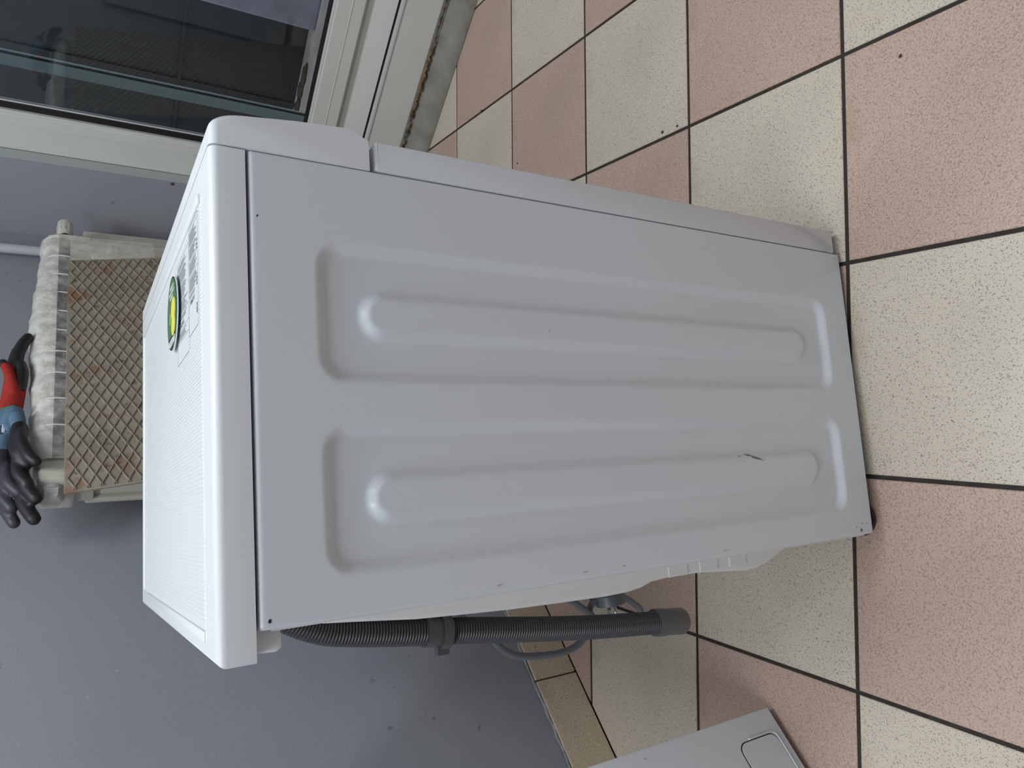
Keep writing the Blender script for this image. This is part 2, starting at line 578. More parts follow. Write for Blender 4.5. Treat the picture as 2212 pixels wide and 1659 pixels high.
MB().box(0, .006, -.030, -.026, 0, 2.6).bevel(.001, 2).build('strip_flange', M['post'], po)
lit = thing('leaf_litter', 'brown dirt and leaf litter against the dark hoarding', 'litter', RW(3.37, 1.2, .06), R45)
for i in range(4):
    mb = MB()
    bmesh.ops.create_icosphere(mb.bm, subdivisions=2, radius=.05)
    for v in mb.bm.verts:
        v.co *= random.uniform(.6, 1.3)
        v.co.z *= .18
        v.co.x *= .6
    mb.build('clump', M['soil'], lit, smooth='all', loc=(random.uniform(-.07, -.05), -.02 + .075 * i, .006))

# ------------------------------------------------------------------ washing machine (local x: front to rear, local -y: away from the camera side)
WX, WY, WROT = 0.2210, 0.6247, math.radians(188.164)
WD = .60
def shear(co):
    """the cabinet stands slightly out of square at its foot"""
    k = max(0., 1 - co.z / .80)
    return Vector((co.x, co.y, co.z + (co.x - .19) * .055 * k))

def washer_front(root, wd, xf, hz, top):
    """porthole, drawer, knob and panel on the front face (x = xf, facing -x); hz = height of the door centre"""
    yc = -wd / 2
    d = MB().lathe([(0, .165), (.012, .165), (.022, .155), (.022, .118), (.012, .112)], (xf, yc, hz), (-1, 0, 0), 48).build('door', M['plastic'], root, smooth=30)
    MB().lathe([(.006, .12), (.02, .112), (.03, .09), (.036, .05), (.038, .005)], (xf, yc, hz), (-1, 0, 0), 40).build('door_glass', M['darkglass'], d, smooth='all')
    MB().box(xf - .026, xf - .012, yc + .125, yc + .155, hz - .03, hz + .03).bevel(.004, 2).build('handle', M['chrome'], d)
    MB().box(xf - .018, xf - .002, -wd + .02, -wd + .20, top - .10, top - .03).bevel(.004, 2).build('detergent_drawer', M['plastic'], root)
    kn = MB().lathe([(0, .030), (.02, .028), (.024, .024)], (xf - .004, yc, top - .065), (-1, 0, 0), 32).build('program_knob', M['plastic'], root, smooth=30)
    MB().box(xf - .0295, xf - .027, yc - .002, yc + .002, top - .062, top - .042).build('knob_mark', M['print'], kn)
    for i in range(4):
        MB().lathe([(0, .008), (.006, .007)], (xf - .006, yc + .09 + .04 * i, top - .07), (-1, 0, 0), 16).build('button', M['plastic'], root, smooth=30)

wm = thing('washing_machine', 'white front-loading washing machine with embossed side panel standing on the tiles', 'washing machine', (WX, WY, 0), WROT)
# inner chassis (dark, seen only through the seams)
MB().box(.004, .384, -WD + .012, -.012, .035, .832).warp(shear).build('chassis', M['dark'], wm)

def rrect_sd(x, z, cx, cz, hx, hz, rr):
    qx, qz = abs(x - cx) - hx + rr, abs(z - cz) - hz + rr
    return math.hypot(max(qx, 0), max(qz, 0)) + min(max(qx, qz), 0) - rr
def sm(t):
    t = min(max(t, 0), 1)
    return .6 * t * t * (3 - 2 * t) + .4 * t
EMB = [dict(o=(.072, .198, .066, .766), i=(.112, .160, .110, .729)), dict(o=(.234, .358, .066, .766), i=(.273, .321, .110, .729))]
def relief(x, z):
    y = 0.
    for e in EMB:
        a, b_, c, d = e['o']
        sd = rrect_sd(x, z, (a + b_) / 2, (c + d) / 2, (b_ - a) / 2, (d - c) / 2, .024)
        y -= .0072 * sm(-sd / .0105)
        a, b_, c, d = e['i']
        sd = rrect_sd(x, z, (a + b_) / 2, (c + d) / 2, (b_ - a) / 2, (d - c) / 2, .0235)
        y += .0066 * sm(-sd / .0100)
    return y

def side_panel(x0, x1, z0, z1, step=.0022):
    mb = MB()
    b = mb.bm
    def axis(p0, p1, rad, rad1):
        out = [(p0, -.022)]
        for t in (0, .25, .5, .75):
            a = t * PI / 2
            out.append((p0 + rad * (1 - math.cos(a)), -rad * (1 - math.sin(a))))
        n_ = int((p1 - p0 - rad - rad1) / step)
        for i_ in range(n_ + 1):
            out.append((p0 + rad + (p1 - p0 - rad - rad1) * i_ / n_, 0))
        for t in (.75, .5, .25, 0):
            a = t * PI / 2
            out.append((p1 - rad1 * (1 - math.cos(a)), -rad1 * (1 - math.sin(a))))
        out.append((p1, -.022))
        return out
    ax, az = axis(x0, x1, .0014, .0042), axis(z0, z1, .0015, .0034)
    rows = []
    for x, yx in ax:
        rows.append([b.verts.new((x, max(-.022, min(yx, yz) if min(yx, yz) < -.01 else yx + yz) + (relief(x, z) if yx == 0 and yz == 0 else 0), z)) for z, yz in az])
    for i_ in range(len(ax) - 1):
        for j_ in range(len(az) - 1):
            b.faces.new((rows[i_][j_], rows[i_ + 1][j_], rows[i_ + 1][j_ + 1], rows[i_][j_ + 1]))
    return mb
sp = side_panel(.0, .391, .0185, .8195)
sp.warp(shear)
sp = sp.build('side_panel', M['enamel_side'], wm, smooth='all')
# a few scuffs and chips on the side panel, as thin paint marks
def chip(x, z, w_, h_, m, rot=0., parent=sp, y=.0003):
    mb = MB()
    n_ = 9
    ph = random.random() * 6
    poly = []
    for k_ in range(n_):
        a = 2 * PI * k_ / n_
        q = random.uniform(.6, 1.)
        px, pz = math.cos(a) * w_ * q, math.sin(a) * h_ * q
        poly.append((x + px * math.cos(rot) - pz * math.sin(rot), z + px * math.sin(rot) + pz * math.cos(rot)))
    yy = relief(x, z)
    mb.prism(poly, lambda X, Z: shear(Vector((X, yy + y, Z))), lambda X, Z: shear(Vector((X, yy - .001, Z))))
    return mb.build('paint_chip', m, parent)
M['chip'] = mat('bare_chip', (120, 114, 104), .7)
M['tan'] = mat('tan_smudge', (186, 176, 156), .6)
M['smear'] = mat('grey_smear', (150, 148, 144), .5)
chip(.3845, .044, .0028, .0030, M['chip'])
chip(.376, .041, .0006, .0016, M['dark'])
chip(.380, .054, .0008, .0008, M['dark'])
chip(.3765, .031, .0006, .0010, M['dark'])
chip(.0075, .030, .0012, .0007, M['chip'])
chip(.384, .812, .0022, .0016, M['dark'], .4)
chip(.0575, .8135, .0016, .0007, M['dark'], .5)
for i in range(5):
    chip(.2775 + .0016 * i, .246 - .004 * i, .0010, random.uniform(.005, .013), M['chip'] if i % 2 else M['smear'], .14)
chip(.279, .262, .0014, .003, M['smear'])
for i in range(4):
    chip(.3835, .33 + .10 * i + random.uniform(-.03, .03), .0006, random.uniform(.002, .005), M['tan'], 0)

# lower front panel
fp = MB().box(-.031, -.0016, -WD, 0, .0285, .7085)
fp.warp(lambda c: Vector((c.x - (.003 if c.x < -.02 and c.z < .1 else 0), c.y, c.z)))
fp.bevel(.0050, 4, lambda a, b_: a.z > .70 and b_.z > .70)
fp.bevel(.0012, 2, lambda a, b_: a.z < .69 or b_.z < .69).warp(shear)
fp = fp.build('front_panel', M['enamel'], wm, smooth=60)
# control panel
cpoly = [(-.0006, .8505), (-.022, .8505), (-.027, .842), (-.0345, .778), (-.0378, .731), (-.0290, .7125), (-.0006, .7125)]
cp = MB().prism(cpoly, lambda x, z: (x, .0015, z), lambda x, z: (x, -WD - .0015, z))
cp.bevel(.0075, 4, lambda a, b_: (a.z > .835 and b_.z > .835 and abs(a.y - b_.y) < 1e-5) or (a.z > .848 and b_.z > .848 and a.x < -.02 and b_.x < -.02))
cp = cp.build('control_panel', M['plastic'], wm, smooth=50)
# lid (table top): slab with a sunk ribbed field
LX0, LX1, LY1 = .0006, .413, .0
lid = MB().box(LX0, LX1, -WD - .002, LY1, .8220, .8505)
lid.bevel(.0075, 5, lambda a, b_: a.z > .84 and b_.z > .84 and not (a.x < .01 and b_.x < .01))
lid = lid.build('lid', M['plastic'], wm, smooth=50)
FX0, FX1, FY0, FY1 = .034, .389, -.545, -.047
# frame strips standing around the field
fr = MB()
fr.box(FX0 - .010, FX0, FY0 - .010, FY1, .849, .8535)
fr.box(FX0, FX1, FY0 - .010, FY0, .849, .8535)
fr.bevel(.0022, 3)
fr.build('field_rim', M['plastic'], lid, smooth=50)
fr = MB().box(FX1 + .001, FX1 + .010, FY0 + .03, FY1, .849, .8522).bevel(.0012, 2)
fr.build('field_rim', M['plastic'], lid, smooth=50)
# ribbed field: one relief sheet
rb = MB()
pitch, n_r = .0037, int((FX1 - FX0) / .0037)
zz = .8512
prof = []
for i in range(n_r):
    x = FX0 + i * pitch
    prof += [(x + .0001, zz), (x + pitch - .0009, zz), (x + pitch - .0007, zz - .0006), (x + pitch, zz - .0006)]
prof.append((FX1, zz))
bm_ = rb.bm
va = [bm_.verts.new((x, FY0 + .004, z)) for x, z in prof]
vb = [bm_.verts.new((x, FY1, z)) for x, z in prof]
for i in range(len(prof) - 1):
    bm_.faces.new((va[i], vb[i], vb[i + 1], va[i + 1]))
vd = [bm_.verts.new((x, FY1 + .006, .8500)) for x, z in prof]
for i in range(len(prof) - 1):
    bm_.faces.new((vb[i], vd[i], vd[i + 1], vb[i + 1]))
rb.build('ribbed_field', M['lid_rib'], lid)
# printed warning label, two films side by side
def label_sheet(x0, x1, y0, y1, blocks, seed):
    rnd = random.Random(seed)
    zt = .8517
    sheet = MB().box(x0, x1, y0, y1, zt - .0006, zt).build('warning_label', M['paper'], lid)
    pr_ = MB()
    for e in (x0, x1 - .0004):
        pr_.box(e, e + .0004, y0, y1, zt, zt + .0001)
    pr_.box(x0, x1, y0, y0 + .0004, zt, zt + .0001)
    x = x0 + .004
    for kind, lines in blocks:
        if kind == 'rule':
            pr_.box(x, x + .0004, y0, y1, zt, zt + .0001)
            x += .0022
        elif kind == 'head':
            y = y0 + .008
            while y < y0 + (y1 - y0) * .62:
                wv = rnd.uniform(.002, .0035)
                pr_.box(x, x + .0050, y, y + wv * .45, zt, zt + .0001)
                if rnd.random() < .7:
                    pr_.box(x + rnd.choice((0, .0022, .0042)), x + .0050 - rnd.choice((0, .002)), y, y + wv, zt, zt + .0001)
                y += wv + .001
            x += .0072
        else:
            for _ in range(lines):
                y = y0 + .004
                end = y0 + (y1 - y0) * rnd.uniform(.6, .93)
                while y < end:
                    wv = rnd.uniform(.003, .010)
                    pr_.box(x, x + .0009, y, min(y + wv, end), zt, zt + .0001)
                    y += wv + .0009
                x += .0019
            x += .0012
    pr_.build('printed_text', M['print'], sheet)['kind'] = 'stuff'
    return sheet
label_sheet(.036, .1385, -.108, -.0560, [('rule', 0), ('t', 7), ('t', 6), ('rule', 0), ('t', 6), ('rule', 0), ('t', 7), ('t', 2), ('head', 0)], 3)
label_sheet(.046, .1500, -.186, -.1105, [('t', 3), ('t', 8), ('t', 8), ('t', 7), ('t', 3), ('head', 0), ('rule', 0), ('t', 4), ('rule', 0)], 7)
# pictograms along the near edge of the first film
pg = MB()
for xx in (.060, .092, .118):
    for k_ in range(5):
        pg.box(xx + .002 * k_, xx + .002 * k_ + random.uniform(.0008, .0016), -.064 + random.uniform(0, .002), -.058, .8517, .8518)
pg.build('pictogram', M['print'], lid)['kind'] = 'stuff'
# round sticker, its near edge lifting off the lid
stk = bpy.data.objects.new('round_sticker', None)
COL.objects.link(stk)
stk.parent = wm
stk.location = (.0918, -.1985, .8555)
stk.scale = (.94, .94, 1)
def disc(name, m, rx, ry, z0, z1, cx=0., cy=0., parent=stk, seg=48):
    poly = [(cx + rx * math.cos(2 * PI * k_ / seg), cy + ry * math.sin(2 * PI * k_ / seg)) for k_ in range(seg)]
    return MB().prism(poly, lambda x, y: (x, y, z0), lambda x, y: (x, y, z1)).build(name, m, parent)
disc('sticker_border', M['white'], .0420, .0420, -.0012, 0)
disc('sticker_rim', M['stk_black'], .0408, .0408, 0, .0003)
# green field, leaving the dark band at the rear
poly = [(.0385 * math.cos(2 * PI * k_ / 48), .0385 * math.sin(2 * PI * k_ / 48)) for k_ in range(48)]
poly = clip(poly, 1, 0, .0245)
MB().prism(poly, lambda x, y: (x, y, .0003), lambda x, y: (x, y, .0005)).build('sticker_field', M['stk_green'], stk)
disc('yellow_shape', M['stk_yellow'], .013, .017, .0005, .0007, -.002, .012)
disc('yellow_shape', M['stk_yellow'], .012, .015, .0005, .0008, .015, .013)
disc('green_shape', M['stk_lgreen'], .007, .006, .0005, .0007, .004, -.012)
tx = MB()
for row, (x_, y0_, y1_) in enumerate(((-.031, -.013, .014), (-.0255, -.020, .020), (-.020, -.012, .012))):
    y = y0_
    while y < y1_:
        wv = random.uniform(.0018, .003)
        tx.box(x_, x_ + .0036, y, y + .0009, .0005, .0007)
        tx.box(x_ + random.choice((0, .0014, .0028)), x_ + .0034, y, y + wv, .0005, .0007)
        y += wv + .0009
y = -.024
while y < .024:
    wv = random.uniform(.004, .0055)
    tx.box(.0275, .0355, y, y + .0015, .0003, .0006)
    tx.box(.0275, .0355, y + wv - .0015, y + wv, .0003, .0006)
    if random.random() < .8:
        x_ = random.choice((.0275, .0308, .034))
        tx.box(x_, x_ + .0015, y, y + wv, .0003, .0006)
    y += wv + .0016
tx.build('sticker_lettering', M['white'], stk)['kind'] = 'stuff'

# far side panel
MB().box(.001, .391, -WD, -WD + .014, .0185, .8195).bevel(.004, 2).warp(shear).build('side_panel', M['enamel'], wm)
# rear cover: bulged plastic back with stepped lower part
bc = MB()
bpoly = [(.383, .135), (.393, .140), (.399, .154), (.4125, .190), (.4165, .210), (.4175, .228), (.4145, .262), (.4105, .310), (.4095, .350), (.4115, .385),
         (.4160, .401), (.4180, .420), (.4185, .451), (.4165, .517), (.4145, .573), (.4115, .624), (.4085, .671), (.4020, .728), (.3990, .757), (.383, .780)]
def bback(y):
    return lambda x, z: (x, y, z)
bc.prism(bpoly, bback(-.045), bback(-WD + .045))
bc.bevel(.004, 3, lambda a, b_: abs(a.y - b_.y) < 1e-5 and a.x > .39 and b_.x > .39)
bc = bc.build('rear_cover', M['back'], wm, smooth=60)
MB().box(.383, .3925, -WD + .006, -.006, .03, .81).warp(shear).build('rear_plate', M['back'], wm)
for zc in (.20, .25, .30):
    MB().box(.397, .4095, -.0456, -.0435, zc + .03, zc + .060).bevel(.0009, 2).build('cover_rib', M['back'], bc)
# white hose bracket under the rear lip of the lid
hk = MB()
hk.prism([(.388, .822), (.409, .822), (.4105, .803), (.4075, .7985), (.388, .800)], bback(-.018), bback(-.048))
hk.bevel(.002, 2)
hk.build('hose_bracket', M['plastic'], wm, smooth=50)
# feet
for fx, fy in ((.031, -.030), (.372, -.034), (.031, -WD + .03), (.372, -WD + .034)):
    ft = MB().lathe([(0, .019), (.004, .025), (.010, .025), (.014, .010), (.040, .009)], (fx, fy, 0), (0, 0, 1), 24).build('foot', M['rubber'], wm, smooth=30)

# corrugated drain hose
def spline(P, n):
    P = [Vector(p) for p in P]
    out = []
    for i_ in range(n + 1):
        t = i_ / n * (len(P) - 1)
        k_ = min(int(t), len(P) - 2)
        s_ = t - k_
        p0, p1, p2, p3 = P[max(k_ - 1, 0)], P[k_], P[k_ + 1], P[min(k_ + 2, len(P) - 1)]
        out.append(.5 * ((2 * p1) + (-p0 + p2) * s_ + (2 * p0 - 5 * p1 + 4 * p2 - p3) * s_ * s_ + (-p0 + 3 * p1 - 3 * p2 + p3) * s_ ** 3))
    return out
HP = [(.352, -.070, .812), (.376, -.070, .802), (.394, -.070, .780), (.4075, -.070, .752), (.4140, -.070, .724), (.4205, -.070, .684), (.4265, -.070, .642),
      (.430, -.070, .612), (.4375, -.070, .560), (.4455, -.070, .503), (.453, -.070, .442), (.4612, -.070, .361)]
cv = spline(HP, 520)
# resample by length with ring profile
L = [0.]
for a, b_ in zip(cv, cv[1:]):
    L.append(L[-1] + (b_ - a).length)
def at_len(s_):
    import bisect
    i_ = min(max(bisect.bisect(L, s_) - 1, 0), len(cv) - 2)
    t = (s_ - L[i_]) / max(L[i_ + 1] - L[i_], 1e-9)
    return cv[i_].lerp(cv[i_ + 1], t)
pts, rads = [], []
s_ = .0
HR = .0128
while s_ < L[-1]:
    for ds, rr in ((0, HR - .0016), (.0008, HR - .0003), (.0014, HR), (.0020, HR - .0003)):
        pts.append(at_len(min(s_ + ds, L[-1])))
        rads.append(rr)
    s_ += .0029
hose = MB().tube(pts, rads, 20).build('drain_hose', M['hose'], wm, smooth=50)
d_ = (Vector(HP[-1]) - Vector(HP[-2])).normalized()
e_ = Vector(HP[-1])
MB().lathe([(-.006, .0125), (-.006, .0152), (0, .0158), (.012, .0150), (.036, .0150), (.038, .0140), (.038, .0118), (.012, .011)], e_, d_, 28).build('hose_end_cap', M['hosecap'], hose, smooth=35)
cpt = at_len(L[-1] * .405)
cdr = (at_len(L[-1] * .43) - at_len(L[-1] * .38)).normalized()
MB().lathe([(-.010, .0125), (-.010, .0140), (.010, .0140), (.010, .0125)], cpt, cdr, 24).build('hose_sleeve', M['clip'], hose, smooth=35)
cl = MB().lathe([(.006, .0138), (.006, .0168), (.015, .0168), (.015, .0138)], cpt, cdr, 24)
cl.box(cpt.x + .010, cpt.x + .022, cpt.y - .004, cpt.y + .004, cpt.z - .014, cpt.z - .002)
cl.build('hose_clip', M['clip'], hose, smooth=35)

# power cord with plug hanging behind the machine
CP = [(.405, -.14, .62), (.428, -.14, .580), (.455, -.14, .545), (.466, -.14, .535), (.478, -.14, .518), (.484, -.14, .497), (.488, -.14, .459), (.485, -.14, .432),
      (.474, -.14, .414), (.456, -.14, .402), (.440, -.14, .420), (.425, -.142, .440), (.412, -.15, .45)]
MB().tube(spline(CP, 120), .0042, 12).build('power_cord', M['cord'], wm, smooth='all')
CP2 = [(.418, -.150, .362), (.437, -.150, .347), (.449, -.148, .330), (.4605, -.146, .320), (.472, -.146, .324), (.474, -.150, .345), (.463, -.152, .385), (.455, -.150, .397), (.443, -.146, .398), (.434, -.143, .385)]
MB().tube(spline(CP2, 120), .0040, 12).build('power_cord', M['cord'], wm, smooth='all')
PD = Vector((.92, .0, -.12)).normalized()
PC = Vector((.4280, -.140, .3735))
pl = MB().lathe([(-.010, .006), (.0, .0125), (.004, .0185), (.016, .0190), (.0165, .016)], PC, PD, 24).build('plug', M['cord'], wm, smooth=40)
sd = Vector((0, 0, 1)).cross(PD).normalized()
upv = PD.cross(sd)
for k_ in (-1, 1):
    o_ = PC + PD * .016 + (upv * .0075 + sd * .004) * k_
    MB().tube([o_, o_ + PD * .015, o_ + PD * .0185], [.0022, .0022, .0012], 10).build('plug_pin', M['pin'], pl, smooth='all')
washer_front(wm, WD, -.031, .40, .85)

# ------------------------------------------------------------------ second appliance against the back wall
w2 = thing('washing_machine', 'grey-white washing machine standing with its back against the grey wall', 'washing machine', RW(.2105, .865, 0), R45)
MB().box(-.597, -.003, .022, .425, .030, .82).bevel(.006, 2).build('cabinet', M['enamel'], w2)
fp2 = MB().box(-.60, 0, 0, .022, .012, .70).bevel(.0015, 2).build('front_panel', M['enamel_side'], w2)
MB().box(-.60, 0, -.006, .03, .703, .83).bevel(.006, 3).build('control_panel', M['plastic'], w2)
MB().box(-.602, .002, -.004, .427, .831, .85).bevel(.006, 3).build('lid', M['plastic'], w2)
fl_ = MB().box(-.175, -.036, -.0014, .006, .030, .108).bevel(.0135, 5, lambda a, b_: abs(a.y - b_.y) > .004)
fl_ = fl_.build('filter_flap', M['enamel_side'], w2, smooth=40)
gp = MB().box(-.1766, -.0344, -.0005, .004, .0284, .1096).bevel(.0145, 5, lambda a, b_: abs(a.y - b_.y) > .004)
gp.build('flap_seam', M['dark'], w2, smooth=40)
rim = []
for cx_, cz_, a0_ in ((-.0480, .0400, -90), (-.0480, .0985, 0)):
    pass
MB().tube(spline([(-.160, -.001, .0275), (-.10, -.001, .0275), (-.046, -.001, .0275), (-.0365, -.001, .0305), (-.0330, -.001, .040), (-.0330, -.001, .085)], 40), .0016, 8).build('flap_lip', M['enamel'], w2, smooth='all')
for fx, fy in ((-.04, .05), (-.56, .05), (-.04, .39), (-.56, .39)):
    MB().lathe([(0, .022), (.008, .022), (.012, .010), (.034, .009)], (fx, fy, 0), (0, 0, 1), 20).build('foot', M['rubber'], w2, smooth=30)
yc_ = -.30
d2 = MB().lathe([(0, .165), (.012, .165), (.022, .155), (.022, .118), (.012, .112)], (yc_, 0, .40), (0, -1, 0), 48).build('door', M['plastic'], w2, smooth=30)
MB().lathe([(.006, .12), (.02, .112), (.03, .09), (.036, .05), (.038, .005)], (yc_, 0, .40), (0, -1, 0), 40).build('door_glass', M['darkglass'], d2, smooth='all')
kn2 = MB().lathe([(0, .030), (.02, .028), (.024, .024)], (yc_, -.005, .765), (0, -1, 0), 32).build('program_knob', M['plastic'], w2, smooth=30)
MB().box(-.58, -.41, -.010, 0, .74, .80).bevel(.003, 2).build('detergent_drawer', M['plastic'], w2)

# ------------------------------------------------------------------ radiator on the back wall (local x = A, y = B)
RA, RB = 1.40, 1.24
rad = thing('radiator', 'cream panel radiator with white valve knob on the grey wall', 'radiator', RW(RA, RB, .38), R45)
def rp(A, B, z):
    return (A - RA, B - RB, z - .38)
def rbox(name, m, A0, A1, B0, B1, z0, z1, bev=.003, seg=2, parent=rad, pred=None):
    return MB().box(A0 - RA, A1 - RA, B0 - RB, B1 - RB, z0 - .38, z1 - .38).bevel(bev, seg, pred).build(name, m, parent, smooth=50)
rear = rbox('rear_panel', M['rad'], 1.030, 1.975, 1.262, 1.278, .40, .915, .004)
rbox('rear_panel_shoulder', M['rad'], 1.045, 1.90, 1.262, 1.277, .90, .985, .012, 4)
for k_ in range(12):
    rbox('panel_rib', M['rad'], 1.052 + .076 * k_, 1.085 + .076 * k_, 1.255, 1.266, .44, .905, .005, 3, rear)
front = rbox('front_panel', M['rad'], 1.005, 1.80, 1.176, 1.190, .40, .945, .005, 3)
for k_ in range(10):
    rbox('panel_rib', M['rad'], 1.03 + .076 * k_, 1.06 + .076 * k_, 1.170, 1.180, .44, .90, .005, 3, front)
rbox('top_cover', M['rad'], 1.045, 1.815, 1.186, 1.262, .972, .998, .012, 4)
rbox('core', M['rad'], 1.04, 1.78, 1.189, 1.262, .45, .974, .002)
rbox('opening_shade', M['dark'], 1.075, 1.775, 1.1865, 1.195, .944, .973, .001)  # dark strip standing in for the shade in the opening under the cover
rbox('corner_cap', M['rad'], 1.006, 1.062, 1.176, 1.262, .93, .990, .010, 3)
MB().tube([rp(1.012, 1.215, .966), rp(1.83, 1.215, .966)], .022, 24).build('header_tube', M['rad'], rad, smooth=35)
# rounded end plate at the valve end
ep = [(1.175, .90), (1.175, .972), (1.182, .990), (1.198, 1.001), (1.235, 1.001), (1.26, .99), (1.262, .90)]
MB().prism([(b_, z) for b_, z in ep], lambda b_, z: rp(1.800, b_, z), lambda b_, z: rp(1.8135, b_, z)).bevel(.003, 2).build('end_plate', M['rad'], rad, smooth=45)
ep2 = [(1.178, .90), (1.178, .955), (1.20, .985), (1.24, 1.0), (1.262, .985), (1.262, .90)]
MB().prism(ep2, lambda b_, z: rp(1.024, b_, z), lambda b_, z: rp(1.036, b_, z)).bevel(.003, 2).build('end_plate', M['rad'], rad, smooth=45)
# blanking plug on the other end
bp = MB().lathe([(0, .024), (.008, .024), (.008, .0215), (.016, .0215)], rp(1.014, 1.205, .968), (-1, 0, 0), 28).build('blanking_plug', M['radwhite'], rad, smooth=30)
MB().lathe([(.014, .0225), (.030, .0205), (.034, .017)], rp(1.014, 1.205, .968), (-1, 0, 0), 6).build('hex_head', M['radwhite'], bp)
# thermostatic valve
va_ = MB().lathe([(0, .012), (.012, .012), (.012, .0155), (.022, .0155), (.022, .012), (.034, .012)], rp(1.812, 1.205, .957), (1, 0, 0), 20).build('valve_body', M['brass'], rad, smooth=30)
kb = MB().lathe([(0, .012), (.006, .0165), (.034, .0182), (.056, .0172), (.060, .014)], rp(1.846, 1.205, .957), (1, 0, 0), 28).build('valve_knob', M['radwhite'], rad, smooth=35)
for k_ in range(12):
    a = 2 * PI * k_ / 12
    MB().box(1.858 - RA, 1.890 - RA, 1.205 + .0172 * math.cos(a) - .0012 - RB, 1.205 + .0172 * math.cos(a) + .0012 - RB, .957 + .0172 * math.sin(a) - .0012 - .38, .957 + .0172 * math.sin(a) + .0012 - .38).build('grip_rib', M['radwhite'], kb)
MB().box(1.9055 - RA, 1.9065 - RA, 1.2035 - RB, 1.2065 - RB, .957 - .005 - .38, .957 + .005 - .38).build('knob_slot', M['dark'], kb)
# brackets to the wall
for aa in (1.2, 1.7):
    rbox('wall_bracket', M['rad'], aa, aa + .03, 1.277, 1.3078, .5, .9, .002)
pi = MB().tube([RW(1.885, 1.283, .96), RW(1.885, 1.283, 2.5)], .0125, 20).build('heating_pipe', M['pipe'], smooth=35)
tag(pi, 'thin painted heating pipe running up the wall in the corner', 'pipe')
for zz in (1.2, 2.0):
    MB().tube([RW(1.885, 1.283, zz), RW(1.885, 1.310, zz)], .005, 8).build('pipe_clip', M['pipe'], pi)

# bubble wrap draped over the radiator
wrp = thing('bubble_wrap', 'sheet of clear bubble wrap draped over the top of the radiator', 'bubble wrap', RW(RA, 1.22, .9), R45)
prof = [(1.262, .995), (1.245, 1.003), (1.225, 1.007), (1.205, 1.007), (1.188, 1.003), (1.176, .994), (1.169, .982), (1.1665, .968), (1.1655, .955), (1.165, .94), (1.1655, .90), (1.1645, .86), (1.1635, .82), (1.1635, .76)]
wb_ = MB()
b = wb_.bm
na = 150
rows = []
rn = random.Random(9)
ph = [rn.uniform(0, 6) for _ in range(8)]
for i in range(na + 1):
    a = 1.050 + (1.795 - 1.050) * i / na
    bul = .012 * math.exp(-((a - 1.47) / .16) ** 2) + .004 * math.exp(-((a - 1.1) / .08) ** 2)
    row = []
    for j, (bb_, z) in enumerate(prof):
        topw = 1. if j < 7 else 0.
        wob = .0015 * math.sin(a * 61 + ph[0] + j) + .0010 * math.sin(a * 143 + ph[1] + 1.7 * j) + rn.uniform(-.0008, .0008)
        z2 = z + (bul + wob) * (topw if j else .3)
        b2 = bb_ - (.0016 * math.sin(a * 90 + ph[2]) + .001 * math.sin(a * 200 + ph[3] + j) if j >= 6 else 0) - (.004 * bul / .012 if 3 < j < 8 else 0)
        row.append(b.verts.new((a - RA, b2 - 1.22, z2 - .9)))
    rows.append(row)
wf_ = MB()
low = [[wf_.bm.verts.new(v.co) for v in row[7:]] for row in rows]
for i in range(na):
    for j in range(7):
        b.faces.new((rows[i][j], rows[i][j + 1], rows[i + 1][j + 1], rows[i + 1][j]))
    for j in range(len(low[0]) - 1):
        wf_.bm.faces.new((low[i][j], low[i][j + 1], low[i + 1][j + 1], low[i + 1][j]))
bmesh.ops.delete(b, geom=[v for v in b.verts if not v.link_faces], context='VERTS')
wb_.build('wrap_top', M['wrap'], wrp, smooth='all')
wf_.build('wrap_front', M['wrap_thin'], wrp, smooth='all')
for aa in (1.70, 1.625, 1.555, 1.487, 1.42, 1.35, 1.283, 1.208, 1.135):
    q = [(aa - RA + .004, 1.176 - 1.22, .992 - .9), (aa - RA + .002, 1.166 - 1.22, .976 - .9), (aa - RA, 1.1632 - 1.22, .960 - .9), (aa - RA - .002, 1.1632 - 1.22, .943 - .9)]
    MB().tube(spline(q, 12), .0016, 8).build('crease', M['radwhite'], wrp, smooth='all')

